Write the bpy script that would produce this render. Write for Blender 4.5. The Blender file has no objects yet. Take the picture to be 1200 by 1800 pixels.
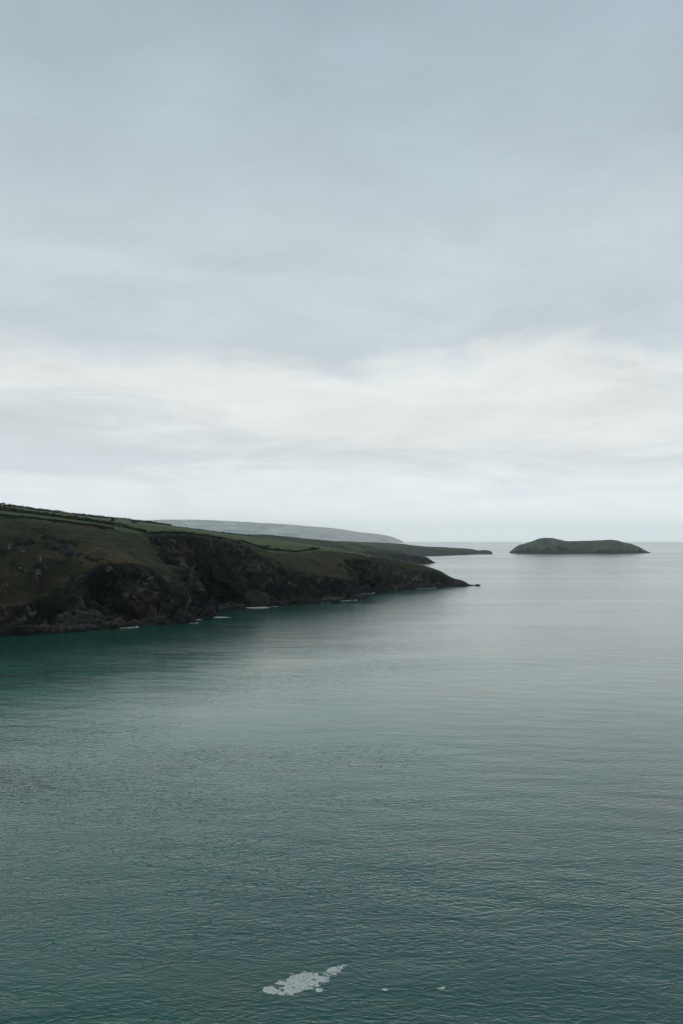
import bpy, math, random
import numpy as np
from mathutils import Vector
from mathutils.bvhtree import BVHTree

random.seed(7)
scene = bpy.context.scene
COL = scene.collection

# ------------------------------------------------------------------ camera
EYE, FPX, HZ = 60.7, 1750.0, 950.0        # eye height (m), focal length in photo pixels, eye level row
cam_d = bpy.data.cameras.new('camera')
cam_d.sensor_fit = 'VERTICAL'
cam_d.sensor_width = 24.0
cam_d.sensor_height = 36.0
cam_d.lens = 35.0
cam_d.shift_y = (HZ - 900.0) / 1800.0
cam_d.clip_start = 1.0
cam_d.clip_end = 400000.0
cam = bpy.data.objects.new('camera', cam_d)
cam.location = (0, 0, EYE)
cam.rotation_euler = (math.radians(90), 0, 0)
COL.objects.link(cam)
scene.camera = cam

# ------------------------------------------------------------------ render and view
scene.render.engine = 'CYCLES'
scene.view_settings.view_transform = 'Standard'
scene.view_settings.look = 'None'
scene.view_settings.exposure = 0.0
scene.view_settings.gamma = 1.0
scene.view_settings.use_curve_mapping = False
cy = scene.cycles
cy.max_bounces = 10
cy.diffuse_bounces = 2
cy.glossy_bounces = 3
cy.transmission_bounces = 2
cy.volume_bounces = 8
cy.use_adaptive_sampling = False
cy.use_denoising = True
try:
    cy.denoiser = 'OPENIMAGEDENOISE'
    cy.denoising_input_passes = 'RGB_ALBEDO_NORMAL'
    cy.denoising_prefilter = 'ACCURATE'
except Exception:
    pass
cy.pixel_filter_type = 'BLACKMAN_HARRIS'
cy.filter_width = 1.3


def lin(r, g, b):
    f = lambda c: (c / 255 / 12.92) if c / 255 <= 0.04045 else ((c / 255 + 0.055) / 1.055) ** 2.4
    return (f(r), f(g), f(b), 1.0)


class NT:
    """small helper for building node trees"""
    def __init__(self, tree):
        self.t = tree
        self.n = tree.nodes
        self.l = tree.links

    def node(self, kind, **kw):
        nd = self.n.new(kind)
        for k, v in kw.items():
            setattr(nd, k, v)
        return nd

    def put(self, sock, v):
        if v is None:
            return
        if hasattr(v, 'is_output') or isinstance(v, bpy.types.NodeSocket):
            self.l.new(v, sock)
        else:
            sock.default_value = v

    def math(self, op, a, b=None, c=None, clamp=False):
        nd = self.node('ShaderNodeMath', operation=op, use_clamp=clamp)
        for i, v in enumerate((a, b, c)):
            self.put(nd.inputs[i], v)
        return nd.outputs[0]

    def vmath(self, op, a, b=None, scale=None):
        nd = self.node('ShaderNodeVectorMath', operation=op)
        self.put(nd.inputs[0], a)
        self.put(nd.inputs[1], b)
        if scale is not None:
            self.put(nd.inputs['Scale'], scale)
        return nd.outputs['Value'] if op in ('LENGTH', 'DOT_PRODUCT') else nd.outputs[0]

    def sep(self, v):
        nd = self.node('ShaderNodeSeparateXYZ')
        self.put(nd.inputs[0], v)
        return nd.outputs

    def comb(self, x, y, z):
        nd = self.node('ShaderNodeCombineXYZ')
        for i, v in enumerate((x, y, z)):
            self.put(nd.inputs[i], v)
        return nd.outputs[0]

    def noise(self, vec, scale, detail=2.0, rough=0.5, dist=0.0, dims='3D', out=0):
        nd = self.node('ShaderNodeTexNoise', noise_dimensions=dims)
        self.put(nd.inputs['Vector'], vec)
        nd.inputs['Scale'].default_value = scale
        nd.inputs['Detail'].default_value = detail
        nd.inputs['Roughness'].default_value = rough
        nd.inputs['Distortion'].default_value = dist
        return nd.outputs[out]

    def mapr(self, v, a, b, c=0.0, d=1.0, smooth=False):
        nd = self.node('ShaderNodeMapRange', interpolation_type='SMOOTHSTEP' if smooth else 'LINEAR', clamp=True)
        self.put(nd.inputs[0], v)
        for i, x in enumerate((a, b, c, d)):
            nd.inputs[1 + i].default_value = x
        return nd.outputs[0]

    def mix(self, f, a, b, blend='MIX'):
        nd = self.node('ShaderNodeMix', data_type='RGBA', blend_type=blend)
        self.put(nd.inputs[0], f)
        self.put(nd.inputs[6], a)
        self.put(nd.inputs[7], b)
        return nd.outputs[2]

    def ramp(self, f, stops):
        nd = self.node('ShaderNodeValToRGB')
        self.put(nd.inputs[0], f)
        cr = nd.color_ramp
        while len(cr.elements) < len(stops):
            cr.elements.new(0.5)
        for e, (p, c) in zip(cr.elements, stops):
            e.position = p
            e.color = c
        return nd.outputs[0]


# ------------------------------------------------------------------ sky: overcast deck over a pale gap at the horizon
SUN_EL, SUN_AZ = math.radians(44), math.radians(-72)      # azimuth from +Y, negative to the left
SKY_SEED = 1.7
world = bpy.data.worlds.new('World')
scene.world = world
world.use_nodes = True
w = NT(world.node_tree)
w.n.clear()
sky = w.node('ShaderNodeTexSky', sky_type='NISHITA')
sky.sun_disc = False
sky.sun_elevation = SUN_EL
sky.sun_rotation = SUN_AZ
sky.altitude = 60
sky.air_density = 1.2
sky.dust_density = 2.0
tc = w.node('ShaderNodeTexCoord')
dirv = w.vmath('NORMALIZE', tc.outputs['Generated'])
dx, dy, dz = w.sep(dirv)
el = w.math('MULTIPLY', w.math('ARCSINE', dz), 57.2958)              # degrees
az = w.math('MULTIPLY', w.math('ARCTAN2', dx, dy), 57.2958)
up = w.math('MAXIMUM', dz, 0.0)
k = w.math('DIVIDE', 1.0, w.math('ADD', up, 0.09))
plane = w.comb(w.math('MULTIPLY', dx, k), w.math('MULTIPLY', dy, k), 0.0)   # the cloud deck, foreshortened
big = w.noise(w.vmath('MULTIPLY', plane, (1.1, 0.55, 1.0)), 1.0, 4.0, 0.5, 0.3)
mid = w.noise(w.vmath('ADD', w.vmath('MULTIPLY', plane, (1.0, 0.8, 1.0)), (7.3, 2.1, 0.0)), 2.3, 6.0, 0.58, 0.6)
fine = w.noise(w.comb(w.math('MULTIPLY', az, 0.075), w.math('MULTIPLY', el, 0.24), SKY_SEED), 1.0, 7.0, 0.60, 0.9)
# the deck's ragged lower edge moves up and down with the noise
warp = w.math('ADD', w.math('MULTIPLY', w.math('SUBTRACT', fine, 0.5), 7.0),
              w.math('MULTIPLY', w.math('SUBTRACT', big, 0.5), 5.0))
warp = w.math('MULTIPLY', warp, w.mapr(el, 1.0, 9.0))
el2 = w.math('ADD', el, warp)
pos = w.math('DIVIDE', el2, 90.0, clamp=True)
base = w.ramp(pos, [
    (0.0 / 90, lin(238, 242, 243)), (2.5 / 90, lin(233, 237, 238)), (6.0 / 90, lin(234, 236, 234)),
    (9.6 / 90, lin(235, 237, 234)), (11.1 / 90, lin(202, 211, 216)), (17 / 90, lin(202, 211, 215)),
    (21 / 90, lin(188, 199, 206)), (27 / 90, lin(174, 189, 197)), (40 / 90, lin(128, 146, 156)), (1.0, lin(114, 131, 141))])
mod = w.math('ADD', 1.0, w.math('ADD', w.math('MULTIPLY', w.math('SUBTRACT', mid, 0.5), 0.28),
                                w.math('MULTIPLY', w.math('SUBTRACT', fine, 0.5), 0.34)))
mod = w.math('ADD', 1.0, w.math('MULTIPLY', w.math('SUBTRACT', mod, 1.0), w.mapr(el, 0.5, 8.0, 0.35, 1.0)))
# grey banks drifting in the bright gap, thicker to the left where the deck comes lower
bank = w.noise(w.comb(w.math('MULTIPLY', az, 0.055), w.math('MULTIPLY', el, 0.30), SKY_SEED + 3.0), 1.0, 8.0, 0.58, 0.7)
bank = w.math('ADD', bank, w.mapr(az, -20.0, 2.0, 0.13, -0.02))
bank = w.math('MULTIPLY', w.mapr(bank, 0.46, 0.68, 0.0, 0.68, smooth=True), w.math('MULTIPLY', w.mapr(el, 0.8, 3.5), w.mapr(el, 9.0, 14.0, 1.0, 0.0)))
base = w.mix(bank, base, lin(205, 213, 218))
clouds = w.mix(1.0, base, w.comb(mod, mod, mod), 'MULTIPLY')
# the clear gap low down is brightest right at the horizon
glow = w.mapr(el, 0.0, 5.0, 1.30, 1.0)
clouds = w.mix(1.0, clouds, w.comb(w.math('MULTIPLY', glow, 0.98), glow, w.math('MULTIPLY', glow, 1.01)), 'MULTIPLY')
SKY_STR = 0.1
clouds10 = w.mix(1.0, clouds, (1 / SKY_STR, 1 / SKY_STR, 1 / SKY_STR, 1.0), 'MULTIPLY')
cover = w.mix(0.965, sky.outputs[0], clouds10)
bg = w.node('ShaderNodeBackground')
w.put(bg.inputs['Color'], cover)
bg.inputs['Strength'].default_value = SKY_STR
wo = w.node('ShaderNodeOutputWorld')
w.l.new(bg.outputs[0], wo.inputs['Surface'])

# ------------------------------------------------------------------ sun behind the cloud
sun_d = bpy.data.lights.new('sun', 'SUN')
sun_d.energy = 1.0
sun_d.angle = math.radians(20)
sun_d.color = (1.0, 0.95, 0.88)
sun = bpy.data.objects.new('sun', sun_d)
sv = Vector((math.sin(SUN_AZ) * math.cos(SUN_EL), math.cos(SUN_AZ) * math.cos(SUN_EL), math.sin(SUN_EL)))
sun.rotation_euler = sv.to_track_quat('Z', 'Y').to_euler()
sun.location = sv * 500
COL.objects.link(sun)


# ================================================================== helpers
def at(px, py, Y):
    """photo pixel and distance -> a point"""
    return np.array([(px - 600.0) / FPX * Y, Y, EYE - (py - HZ) / FPX * Y])


def on_sea(px, py):
    return at(px, py, EYE * FPX / (py - HZ))


_rng = np.random.RandomState(11)
_perm = _rng.permutation(256).astype(np.int64)
_perm = np.concatenate([_perm, _perm, _perm])
_grad = _rng.normal(size=(256, 3))
_grad /= np.linalg.norm(_grad, axis=1)[:, None]


def pn(p):
    """Perlin noise, p (..., 3), about -0.7 .. 0.7"""
    p = np.asarray(p, dtype=np.float64)
    i = np.floor(p).astype(np.int64)
    f = p - i
    u = f * f * f * (f * (f * 6 - 15) + 10)
    i &= 255
    out = 0
    for cx in (0, 1):
        hx = _perm[i[..., 0] + cx]
        wx = u[..., 0] if cx else 1 - u[..., 0]
        for cyy in (0, 1):
            hy = _perm[hx + i[..., 1] + cyy]
            wy = u[..., 1] if cyy else 1 - u[..., 1]
            for cz in (0, 1):
                h = _perm[hy + i[..., 2] + cz]
                wz = u[..., 2] if cz else 1 - u[..., 2]
                g = _grad[h]
                out = out + wx * wy * wz * (g[..., 0] * (f[..., 0] - cx) + g[..., 1] * (f[..., 1] - cyy) + g[..., 2] * (f[..., 2] - cz))
    return out * 1.6


def fbm(p, oct=4, gain=0.5, lac=2.03):
    p = np.asarray(p, dtype=np.float64)
    s, a = 0, 1.0
    for o in range(oct):
        s = s + a * pn(p + 17.3 * o)
        p = p * lac
        a *= gain
    return s


def ridged(p, oct=4, gain=0.5, lac=2.1):
    p = np.asarray(p, dtype=np.float64)
    s, a = 0, 1.0
    for o in range(oct):
        s = s + a * (1 - np.abs(pn(p + 31.7 * o)) * 2)
        p = p * lac
        a *= gain
    return s


def sstep(x, a, b):
    t = np.clip((x - a) / (b - a), 0, 1)
    return t * t * (3 - 2 * t)


def mixc(c, d, f):
    return c * (1 - f[..., None]) + np.asarray(d) * f[..., None]


def pchip(x, y, xi):
    """monotone cubic along axis 0; y (n, ...)"""
    x = np.asarray(x, float)
    y = np.asarray(y, float)
    n = len(x)
    sh = (n - 1,) + (1,) * (y.ndim - 1)
    h = (x[1:] - x[:-1]).reshape(sh)
    dl = (y[1:] - y[:-1]) / h
    m = np.zeros_like(y)
    m[0], m[-1] = dl[0], dl[-1]
    if n > 2:
        same = dl[1:] * dl[:-1] > 0
        w1, w2 = 2 * h[1:] + h[:-1], h[1:] + 2 * h[:-1]
        with np.errstate(divide='ignore', invalid='ignore'):
            hm = (w1 + w2) / (w1 / dl[:-1] + w2 / dl[1:])
        m[1:-1] = np.where(same, hm, 0)
    j = np.clip(np.searchsorted(x, xi) - 1, 0, n - 2)
    hs = (x[j + 1] - x[j])
    t = ((xi - x[j]) / hs).reshape((-1,) + (1,) * (y.ndim - 1))
    hs = hs.reshape(t.shape)
    return ((2 * t**3 - 3 * t**2 + 1) * y[j] + (t**3 - 2 * t**2 + t) * hs * m[j]
            + (-2 * t**3 + 3 * t**2) * y[j + 1] + (t**3 - t**2) * hs * m[j + 1])


def blur(a, sig):
    if sig <= 0:
        return a
    r = int(sig * 3) + 1
    kx = np.exp(-0.5 * (np.arange(-r, r + 1) / sig) ** 2)
    kx /= kx.sum()
    return np.convolve(np.pad(a, r, mode='edge'), kx, mode='valid')


def grid_normals(P):
    du = np.gradient(P, axis=1)
    dv = np.gradient(P, axis=0)
    n = np.cross(du, dv)
    n /= np.linalg.norm(n, axis=2)[..., None] + 1e-9
    return n


def link_mesh(name, verts, faces, mat, col=None, smooth=False, parent=None):
    verts = np.asarray(verts, dtype=np.float32).reshape(-1, 3)
    me = bpy.data.meshes.new(name)
    if isinstance(faces, np.ndarray):
        nf, k_ = faces.shape
        me.vertices.add(len(verts))
        me.vertices.foreach_set('co', verts.ravel())
        me.loops.add(nf * k_)
        me.loops.foreach_set('vertex_index', faces.ravel().astype(np.int32))
        me.polygons.add(nf)
        me.polygons.foreach_set('loop_start', np.arange(0, nf * k_, k_, dtype=np.int32))
        me.polygons.foreach_set('loop_total', np.full(nf, k_, dtype=np.int32))
        me.update(calc_edges=True)
        me.validate()
    else:
        me.from_pydata([tuple(v) for v in verts], [], faces)
    if col is not None:
        a = me.color_attributes.new('cover', 'FLOAT_COLOR', 'POINT')
        c4 = np.ones((len(verts), 4), dtype=np.float32)
        c4[:, :3] = np.asarray(col).reshape(-1, 3)
        a.data.foreach_set('color', c4.ravel())
    if smooth:
        me.polygons.foreach_set('use_smooth', np.ones(len(me.polygons), dtype=bool))
    me.materials.append(mat)
    o = bpy.data.objects.new(name, me)
    COL.objects.link(o)
    if parent is not None:
        o.parent = parent
    return o


def grid_faces(nv, nu):
    a = np.arange(nv * nu).reshape(nv, nu)
    f = np.stack([a[:-1, :-1], a[:-1, 1:], a[1:, 1:], a[1:, :-1]], axis=-1).reshape(-1, 4)
    return f


def tag(o, label=None, cat=None, group=None, kind=None):
    for k_, v in (('label', label), ('category', cat), ('group', group), ('kind', kind)):
        if v:
            o[k_] = v
    return o


# ================================================================== materials
def land_material(name, bump=0.6, bscale=0.5, rough=0.92, grain=0.35):
    m = bpy.data.materials.new(name)
    m.use_nodes = True
    t = NT(m.node_tree)
    b = t.n['Principled BSDF']
    g = t.node('ShaderNodeNewGeometry')
    a = t.node('ShaderNodeAttribute', attribute_name='cover')
    n1 = t.noise(g.outputs['Position'], bscale, 5.0, 0.6)
    n2 = t.noise(g.outputs['Position'], bscale * 0.16, 4.0, 0.6)
    v = t.math('ADD', 1.0, t.math('ADD', t.math('MULTIPLY', t.math('SUBTRACT', n1, 0.5), grain * 2),
                                  t.math('MULTIPLY', t.math('SUBTRACT', n2, 0.5), grain * 1.6)))
    t.put(b.inputs['Base Color'], t.mix(1.0, a.outputs['Color'], t.comb(v, v, v), 'MULTIPLY'))
    b.inputs['Roughness'].default_value = rough
    b.inputs['Specular IOR Level'].default_value = 0.15
    bp = t.node('ShaderNodeBump')
    bp.inputs['Strength'].default_value = bump
    bp.inputs['Distance'].default_value = 0.6 / bscale
    t.put(bp.inputs['Height'], n1)
    t.put(b.inputs['Normal'], bp.outputs[0])
    return m


MAT_LAND = land_material('coast_rock_and_turf')
MAT_FAR = land_material('distant_land', bump=0.3, bscale=0.05, grain=0.3)
MAT_ROCK = land_material('sea_worn_rock', bump=0.7, bscale=0.7, rough=0.75, grain=0.5)


def plain(name, color, rough=0.8, var=0.25, scale=1.0, spec=0.3):
    m = bpy.data.materials.new(name)
    m.use_nodes = True
    t = NT(m.node_tree)
    b = t.n['Principled BSDF']
    g = t.node('ShaderNodeNewGeometry')
    n1 = t.noise(g.outputs['Position'], scale, 4.0, 0.6)
    lo = tuple(c * (1 - var) for c in color) + (1,)
    hi = tuple(min(1, c * (1 + var)) for c in color) + (1,)
    t.put(b.inputs['Base Color'], t.mix(n1, lo, hi))
    b.inputs['Roughness'].default_value = rough
    b.inputs['Specular IOR Level'].default_value = spec
    return m


MAT_HEDGE = plain('hedge_leaves', (0.022, 0.034, 0.016), 0.8, 0.5, 0.8)
MAT_BRACKEN = plain('rusty_bracken', (0.13, 0.065, 0.025), 0.9, 0.4, 1.2)
MAT_FOAM = plain('sea_foam', (0.56, 0.60, 0.58), 0.9, 0.35, 2.5)
MAT_THIN = plain('thin_foam', (0.30, 0.36, 0.34), 0.9, 0.35, 2.5)
MAT_WHITEWASH = plain('whitewashed_wall', (0.8, 0.8, 0.78), 0.8, 0.06, 0.1)
for m_, lo_, hi_ in ((MAT_FOAM, 0.33, 0.46), (MAT_THIN, 0.38, 0.6)):
    t = NT(m_.node_tree)
    g_ = t.node('ShaderNodeNewGeometry')
    n_ = t.noise(g_.outputs['Position'], 3.5, 6.0, 0.65, 0.6)
    t.put(t.n['Principled BSDF'].inputs['Alpha'], t.mapr(n_, lo_, hi_, 0.12, 0.95))
MAT_SLATE = plain('slate_roof', (0.10, 0.10, 0.12), 0.7, 0.2, 0.1)


def sea_material():
    m = bpy.data.materials.new('sea_water')
    m.use_nodes = True
    t = NT(m.node_tree)
    b = t.n['Principled BSDF']
    # wave height as a function of place
    gt = bpy.data.node_groups.new('wave_height', 'ShaderNodeTree')
    gt.interface.new_socket('place', in_out='INPUT', socket_type='NodeSocketVector')
    gt.interface.new_socket('height', in_out='OUTPUT', socket_type='NodeSocketFloat')
    q = NT(gt)
    gi = q.node('NodeGroupInput')
    go = q.node('NodeGroupOutput')
    P = gi.outputs[0]

    def wave(angle, length, stretch, amp, detail, rough, dist, sharp, off):
        mp = q.node('ShaderNodeMapping')
        q.put(mp.inputs['Vector'], P)
        mp.inputs['Rotation'].default_value = (0, 0, math.radians(angle))
        mp.inputs['Location'].default_value = (off, off * 1.7, 0)
        s = 1.0 / length
        sc_ = q.vmath('MULTIPLY', mp.outputs[0], (s / stretch, s, 0.0))
        n = q.noise(sc_, 1.0, detail, rough, dist, dims='2D')
        if sharp:
            n = q.math('SUBTRACT', 1.0, q.math('ABSOLUTE', q.math('MULTIPLY', q.math('SUBTRACT', n, 0.5), 2.6)), clamp=True)
            n = q.math('POWER', n, 2.2)          # flat troughs, narrow crests
        return q.math('MULTIPLY', n, amp)

    h = wave(8, 10.0, 2.2, 0.30, 1.0, 0.4, 0.2, False, 3.0)
    h = q.math('ADD', h, wave(-14, 2.3, 2.6, 0.052, 2.0, 0.5, 0.3, True, 11.0))
    h = q.math('ADD', h, wave(20, 1.5, 2.2, 0.042, 2.0, 0.5, 0.3, True, 29.0))
    h = q.math('ADD', h, wave(3, 0.55, 1.6, 0.014, 1.0, 0.5, 0.0, False, 41.0))
    q.put(go.inputs[0], h)

    g = t.node('ShaderNodeNewGeometry')
    pos_ = g.outputs['Position']

    def H(v):
        nd = t.node('ShaderNodeGroup', node_tree=gt)
        t.put(nd.inputs[0], v)
        return nd.outputs[0]
    E = 0.12
    h0, hx, hy = H(pos_), H(t.vmath('ADD', pos_, (E, 0, 0))), H(t.vmath('ADD', pos_, (0, E, 0)))
    # gusts and slicks: patches of rougher and smoother water
    gust = t.noise(t.vmath('MULTIPLY', pos_, (1 / 140.0, 1 / 60.0, 0)), 1.0, 4.0, 0.55, 0.4)
    slick = t.noise(t.vmath('MULTIPLY', pos_, (1 / 1500.0, 1 / 420.0, 0)), 1.0, 4.0, 0.55, 0.6)
    amp = t.math('MULTIPLY', t.mapr(gust, 0.3, 0.7, 0.45, 1.55), t.mapr(slick, 0.3, 0.7, 0.6, 1.25))
    # chop is steeper close in, where waves rebound off the shore, and eases off in open water
    amp = t.math('MULTIPLY', amp, t.mapr(t.vmath('LENGTH', t.vmath('MULTIPLY', pos_, (0.6, 1, 0))), 110.0, 360.0, 1.3, 0.38))
    far_ = t.vmath('LENGTH', pos_)
    amp = t.math('MULTIPLY', amp, t.mapr(far_, 500.0, 1500.0, 1.0, 0.5))
    # confused chop thrown back by the cliffs
    dn = t.vmath('DOT_PRODUCT', t.vmath('SUBTRACT', pos_, (-216.0, 629.0, 0.0)), (-0.88, 0.475, 0.0))
    amp = t.math('MULTIPLY', amp, t.mapr(dn, -240.0, -20.0, 1.0, 2.3))
    kx = t.math('MULTIPLY', t.math('DIVIDE', t.math('SUBTRACT', h0, hx), E), amp)
    ky = t.math('MULTIPLY', t.math('DIVIDE', t.math('SUBTRACT', h0, hy), E), amp)
    nrm = t.vmath('NORMALIZE', t.comb(kx, ky, 1.0))
    t.put(b.inputs['Normal'], nrm)
    # water body: teal, with milky turquoise and brown silt in places
    silt = t.noise(t.vmath('MULTIPLY', pos_, (1 / 55.0, 1 / 70.0, 0)), 1.0, 3.0, 0.5, 0.3)
    green = t.noise(t.vmath('ADD', t.vmath('MULTIPLY', pos_, (1 / 120.0, 1 / 160.0, 0)), (5.0, 2.0, 0)), 1.0, 3.0, 0.5, 0.3)
    c = t.mix(t.mapr(green, 0.35, 0.65), (0.001, 0.066, 0.054, 1), (0.006, 0.080, 0.060, 1))
    # milkier green water lies off the shore beyond the dark water at its foot
    milk = t.math('ADD', t.math('MULTIPLY', t.vmath('LENGTH', t.vmath('MULTIPLY', pos_, (0.8, 1, 0))), 0.004), t.math('MULTIPLY', green, 0.9))
    milk = t.math('MULTIPLY', t.mapr(milk, 1.05, 2.2, 0, 1), t.mapr(t.vmath('LENGTH', t.vmath('MULTIPLY', pos_, (1.3, 1, 0))), 430.0, 600.0, 1.0, 0.0))
    c = t.mix(milk, c, (0.016, 0.150, 0.112, 1))
    c = t.mix(t.mapr(silt, 0.52, 0.72, 0, 0.8), c, (0.042, 0.066, 0.050, 1))
    t.put(b.inputs['Base Color'], c)
    # open water: waves too small to tell apart are carried by the microfacets
    t.put(b.inputs['Roughness'], t.math('MULTIPLY', t.mapr(far_, 130.0, 900.0, 0.07, 0.15), t.mapr(slick, 0.3, 0.7, 0.72, 1.12)))
    b.inputs['IOR'].default_value = 1.333
    return m


MAT_SEA = sea_material()

# ================================================================== the sea
REACH = 45000.0
o = link_mesh('sea', [(-REACH, -REACH, 0), (REACH, -REACH, 0), (REACH, REACH, 0), (-REACH, REACH, 0)],
              np.array([[0, 1, 2, 3]]), MAT_SEA)
tag(o, 'grey green sea with small wind waves reaching the horizon', kind='structure')

# ================================================================== the near headland
O2 = np.array([-216.0, 629.0])
T2 = np.array([0.475, 0.880])
N2 = np.array([-0.880, 0.475])
S0, S1, DS = -90.0, 816.0, 0.9
sg = np.arange(S0, S1, DS)


def curve(pts, sig, water=False):
    q = []
    for p in pts:
        v = on_sea(p[0], p[1]) if water else at(*p)
        r = v[:2] - O2
        q.append((r @ T2, r @ N2, v[2]))
    q = np.array(sorted(q))
    return blur(np.interp(sg, q[:, 0], q[:, 1]), sig), blur(np.interp(sg, q[:, 0], q[:, 2]), sig)


Wd, Wz = curve([(-350, 1143), (-120, 1127), (0, 1119), (60, 1115), (120, 1110), (180, 1106), (240, 1101), (285, 1098),
                (335, 1094), (352, 1087), (372, 1083), (378, 1075), (400, 1070), (445, 1067), (500, 1064), (560, 1060),
                (600, 1057), (622, 1054.6), (640, 1053.2), (636, 1050), (624, 1047.5), (626, 1045), (648, 1042.6), (690, 1038), (730, 1035), (790, 1031.5), (824, 1030)], 3, True)
Ed, Ez = curve([(-300, 1075, 590), (-100, 1072, 632), (0, 1068, 655), (50, 1063, 675), (85, 1045, 695), (115, 1018, 712),
                (150, 1010, 725), (190, 998, 735), (235, 995, 742), (275, 1005, 752), (302, 1030, 762), (300, 1005, 790),
                (285, 985, 810), (265, 955, 835), (262, 942, 850), (300, 939, 880), (345, 943, 920), (390, 951, 965),
                (425, 959, 985), (443, 975, 990), (470, 992, 988), (510, 1005, 993), (550, 1012, 1005), (600, 1018, 1035),
                (612, 1020, 1050), (615, 1003, 1085), (607, 979, 1130), (640, 984, 1185), (662, 997, 1225),
                (690, 1015, 1255), (725, 1012, 1285), (755, 1004, 1312), (772, 1006, 1320), (790, 1017, 1332), (812, 1023, 1340), (826, 1029, 1348)], 3)
Fd, Fz = curve([(-300, 885, 690), (-100, 899, 730), (0, 908, 765), (60, 913, 790), (100, 918, 805), (160, 926, 825),
                (210, 933, 845), (250, 937, 870), (300, 934, 910), (345, 938, 950), (390, 944, 990), (440, 955, 1030),
                (480, 972, 1035), (530, 974, 1060), (570, 968, 1110), (600, 970, 1160), (640, 977, 1205), (680, 982, 1280),
                (725, 991, 1308), (772, 1004, 1330), (790, 1016, 1340), (812, 1022.5, 1345), (826, 1028, 1350)], 4)
Sd, Sz = curve([(-400, 860, 700), (-100, 880, 850), (0, 890, 900), (100, 903.5, 1000), (200, 914, 1100), (260, 920, 1150), (300, 927, 1200),
                (370, 936, 1270), (410, 940.5, 1300), (465, 948, 1330), (530, 960, 1345), (600, 971, 1338), (660, 978, 1332),
                (725, 990, 1334), (772, 1003, 1341), (790, 1015, 1347), (812, 1022, 1350), (828, 1027, 1354)], 3)
gap = np.interp(sg, [S0, 740, S1], [1, 1, 0.12])
Wd = Wd + (fbm(np.stack([sg / 26.0, sg * 0 + 2.2, sg * 0], -1), 2) * 5.0 + pn(np.stack([sg / 7.0, sg * 0 + 6.2, sg * 0], -1)) * 2.5) * np.minimum(1, gap + 0.1)
Ed = np.maximum(Ed, Wd + 14 * gap)
Fd = np.maximum(Fd, Ed + 8 * gap)
Sd = np.maximum(Sd, Fd + 10 * gap)
# shore ledge and mid-cliff lie between water and edge
lw = np.clip((Ed - Wd) * 0.55, 2, 26) * (0.75 + 0.5 * pn(np.stack([sg / 37.0, sg * 0, sg * 0 + 3.3], -1)))
Ad = Wd + lw
Az = np.minimum(4.6 + 2.0 * pn(np.stack([sg / 21.0, sg * 0 + 9, sg * 0], -1)), Ez * 0.45 + 0.3)
Md = Ad + (Ed - Ad) * 0.45
Mz = Az + (Ez - Az) * 0.46
Gd = Ed + (Fd - Ed) * 0.42
Gz = Ez + (Fz - Ez) * 0.52
rows_d = np.stack([Wd - 9 * gap, Wd, Ad, Md, Ed, Gd, Fd, Sd, Sd + 70 * gap + 3, Sd + 170 * gap + 6])
rows_z = np.stack([Wz * 0 - 6, Wz * 0, Az, Mz, Ez, Gz, Fz, Sz, Sz - 9 * gap - 2, Sz * 0 - 6])
lev = np.array([-1, 0, 1, 2, 3, 4, 5, 6, 7, 8.0])
li = np.concatenate([np.linspace(-1, 0, 4)[:-1], np.linspace(0, 1, 14)[:-1], np.linspace(1, 3, 110)[:-1],
                     np.linspace(3, 5, 100)[:-1], np.linspace(5, 6, 60)[:-1], np.linspace(6, 8, 12)])
D = pchip(lev, rows_d, li)
Z = pchip(lev, rows_z, li)
L = np.repeat(li[:, None], len(sg), 1)
SG = np.repeat(sg[None, :], len(li), 0)
P = np.stack([O2[0] + SG * T2[0] + D * N2[0], O2[1] + SG * T2[1] + D * N2[1], Z], -1)
nrm = grid_normals(P)
if nrm[len(li) // 2, :, 2].mean() < 0:
    nrm = -nrm
tip = np.clip((S1 + 20 - SG) / 70, 0.35, 1)
cliff = sstep(L, 0.2, 1.2) * (1 - sstep(L, 2.75, 3.15))
high = np.clip(Ez / 45, 0.25, 1)[None, :]
# buttresses and gullies: long in the vertical, cut across the coast
cs = np.stack([SG, Z * 0.30, D * 0.3], -1)
butt = ridged(cs / 42.0, 3) - 0.9
flute = fbm(np.stack([SG / 9.0, Z / 34.0, D / 40.0], -1), 3)
# tilted beds: thin across, long down the dip
bed = SG * 0.80 + Z * 0.55 + D * 0.1
ribs = 0.5 - 3 * np.abs(pn(np.stack([bed / 8.0, (SG * 0.5 - Z) / 45.0, D / 40.0 + 3], -1)))
beds = pn(np.stack([bed / 3.4, (SG * 0.5 - Z) / 30.0, D / 26.0], -1)) + 0.6 * pn(np.stack([bed / 1.6, (SG * 0.5 - Z) / 18.0, D / 19.0 + 7], -1))
blocks = fbm(P / np.array([5.5, 5.5, 11.0]), 4, 0.58)
und = np.exp(-((L - 1.25) / 0.28) ** 2) * (0.5 + 1.2 * np.maximum(0, fbm(np.stack([SG / 24.0, Z * 0, D * 0 + 7], -1), 2) + 0.2))
disp = -5.5 * und * high + cliff * (butt * 11.0 * high + flute * 6.5 * high + ribs * 2.6 + beds * 2.4 + blocks * 2.4 + (ridged(np.stack([SG / 13.0, Z / 40.0, D / 30.0], -1) + 4.4, 4, 0.55) - 1.0) * 4.0 * high) * tip
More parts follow.
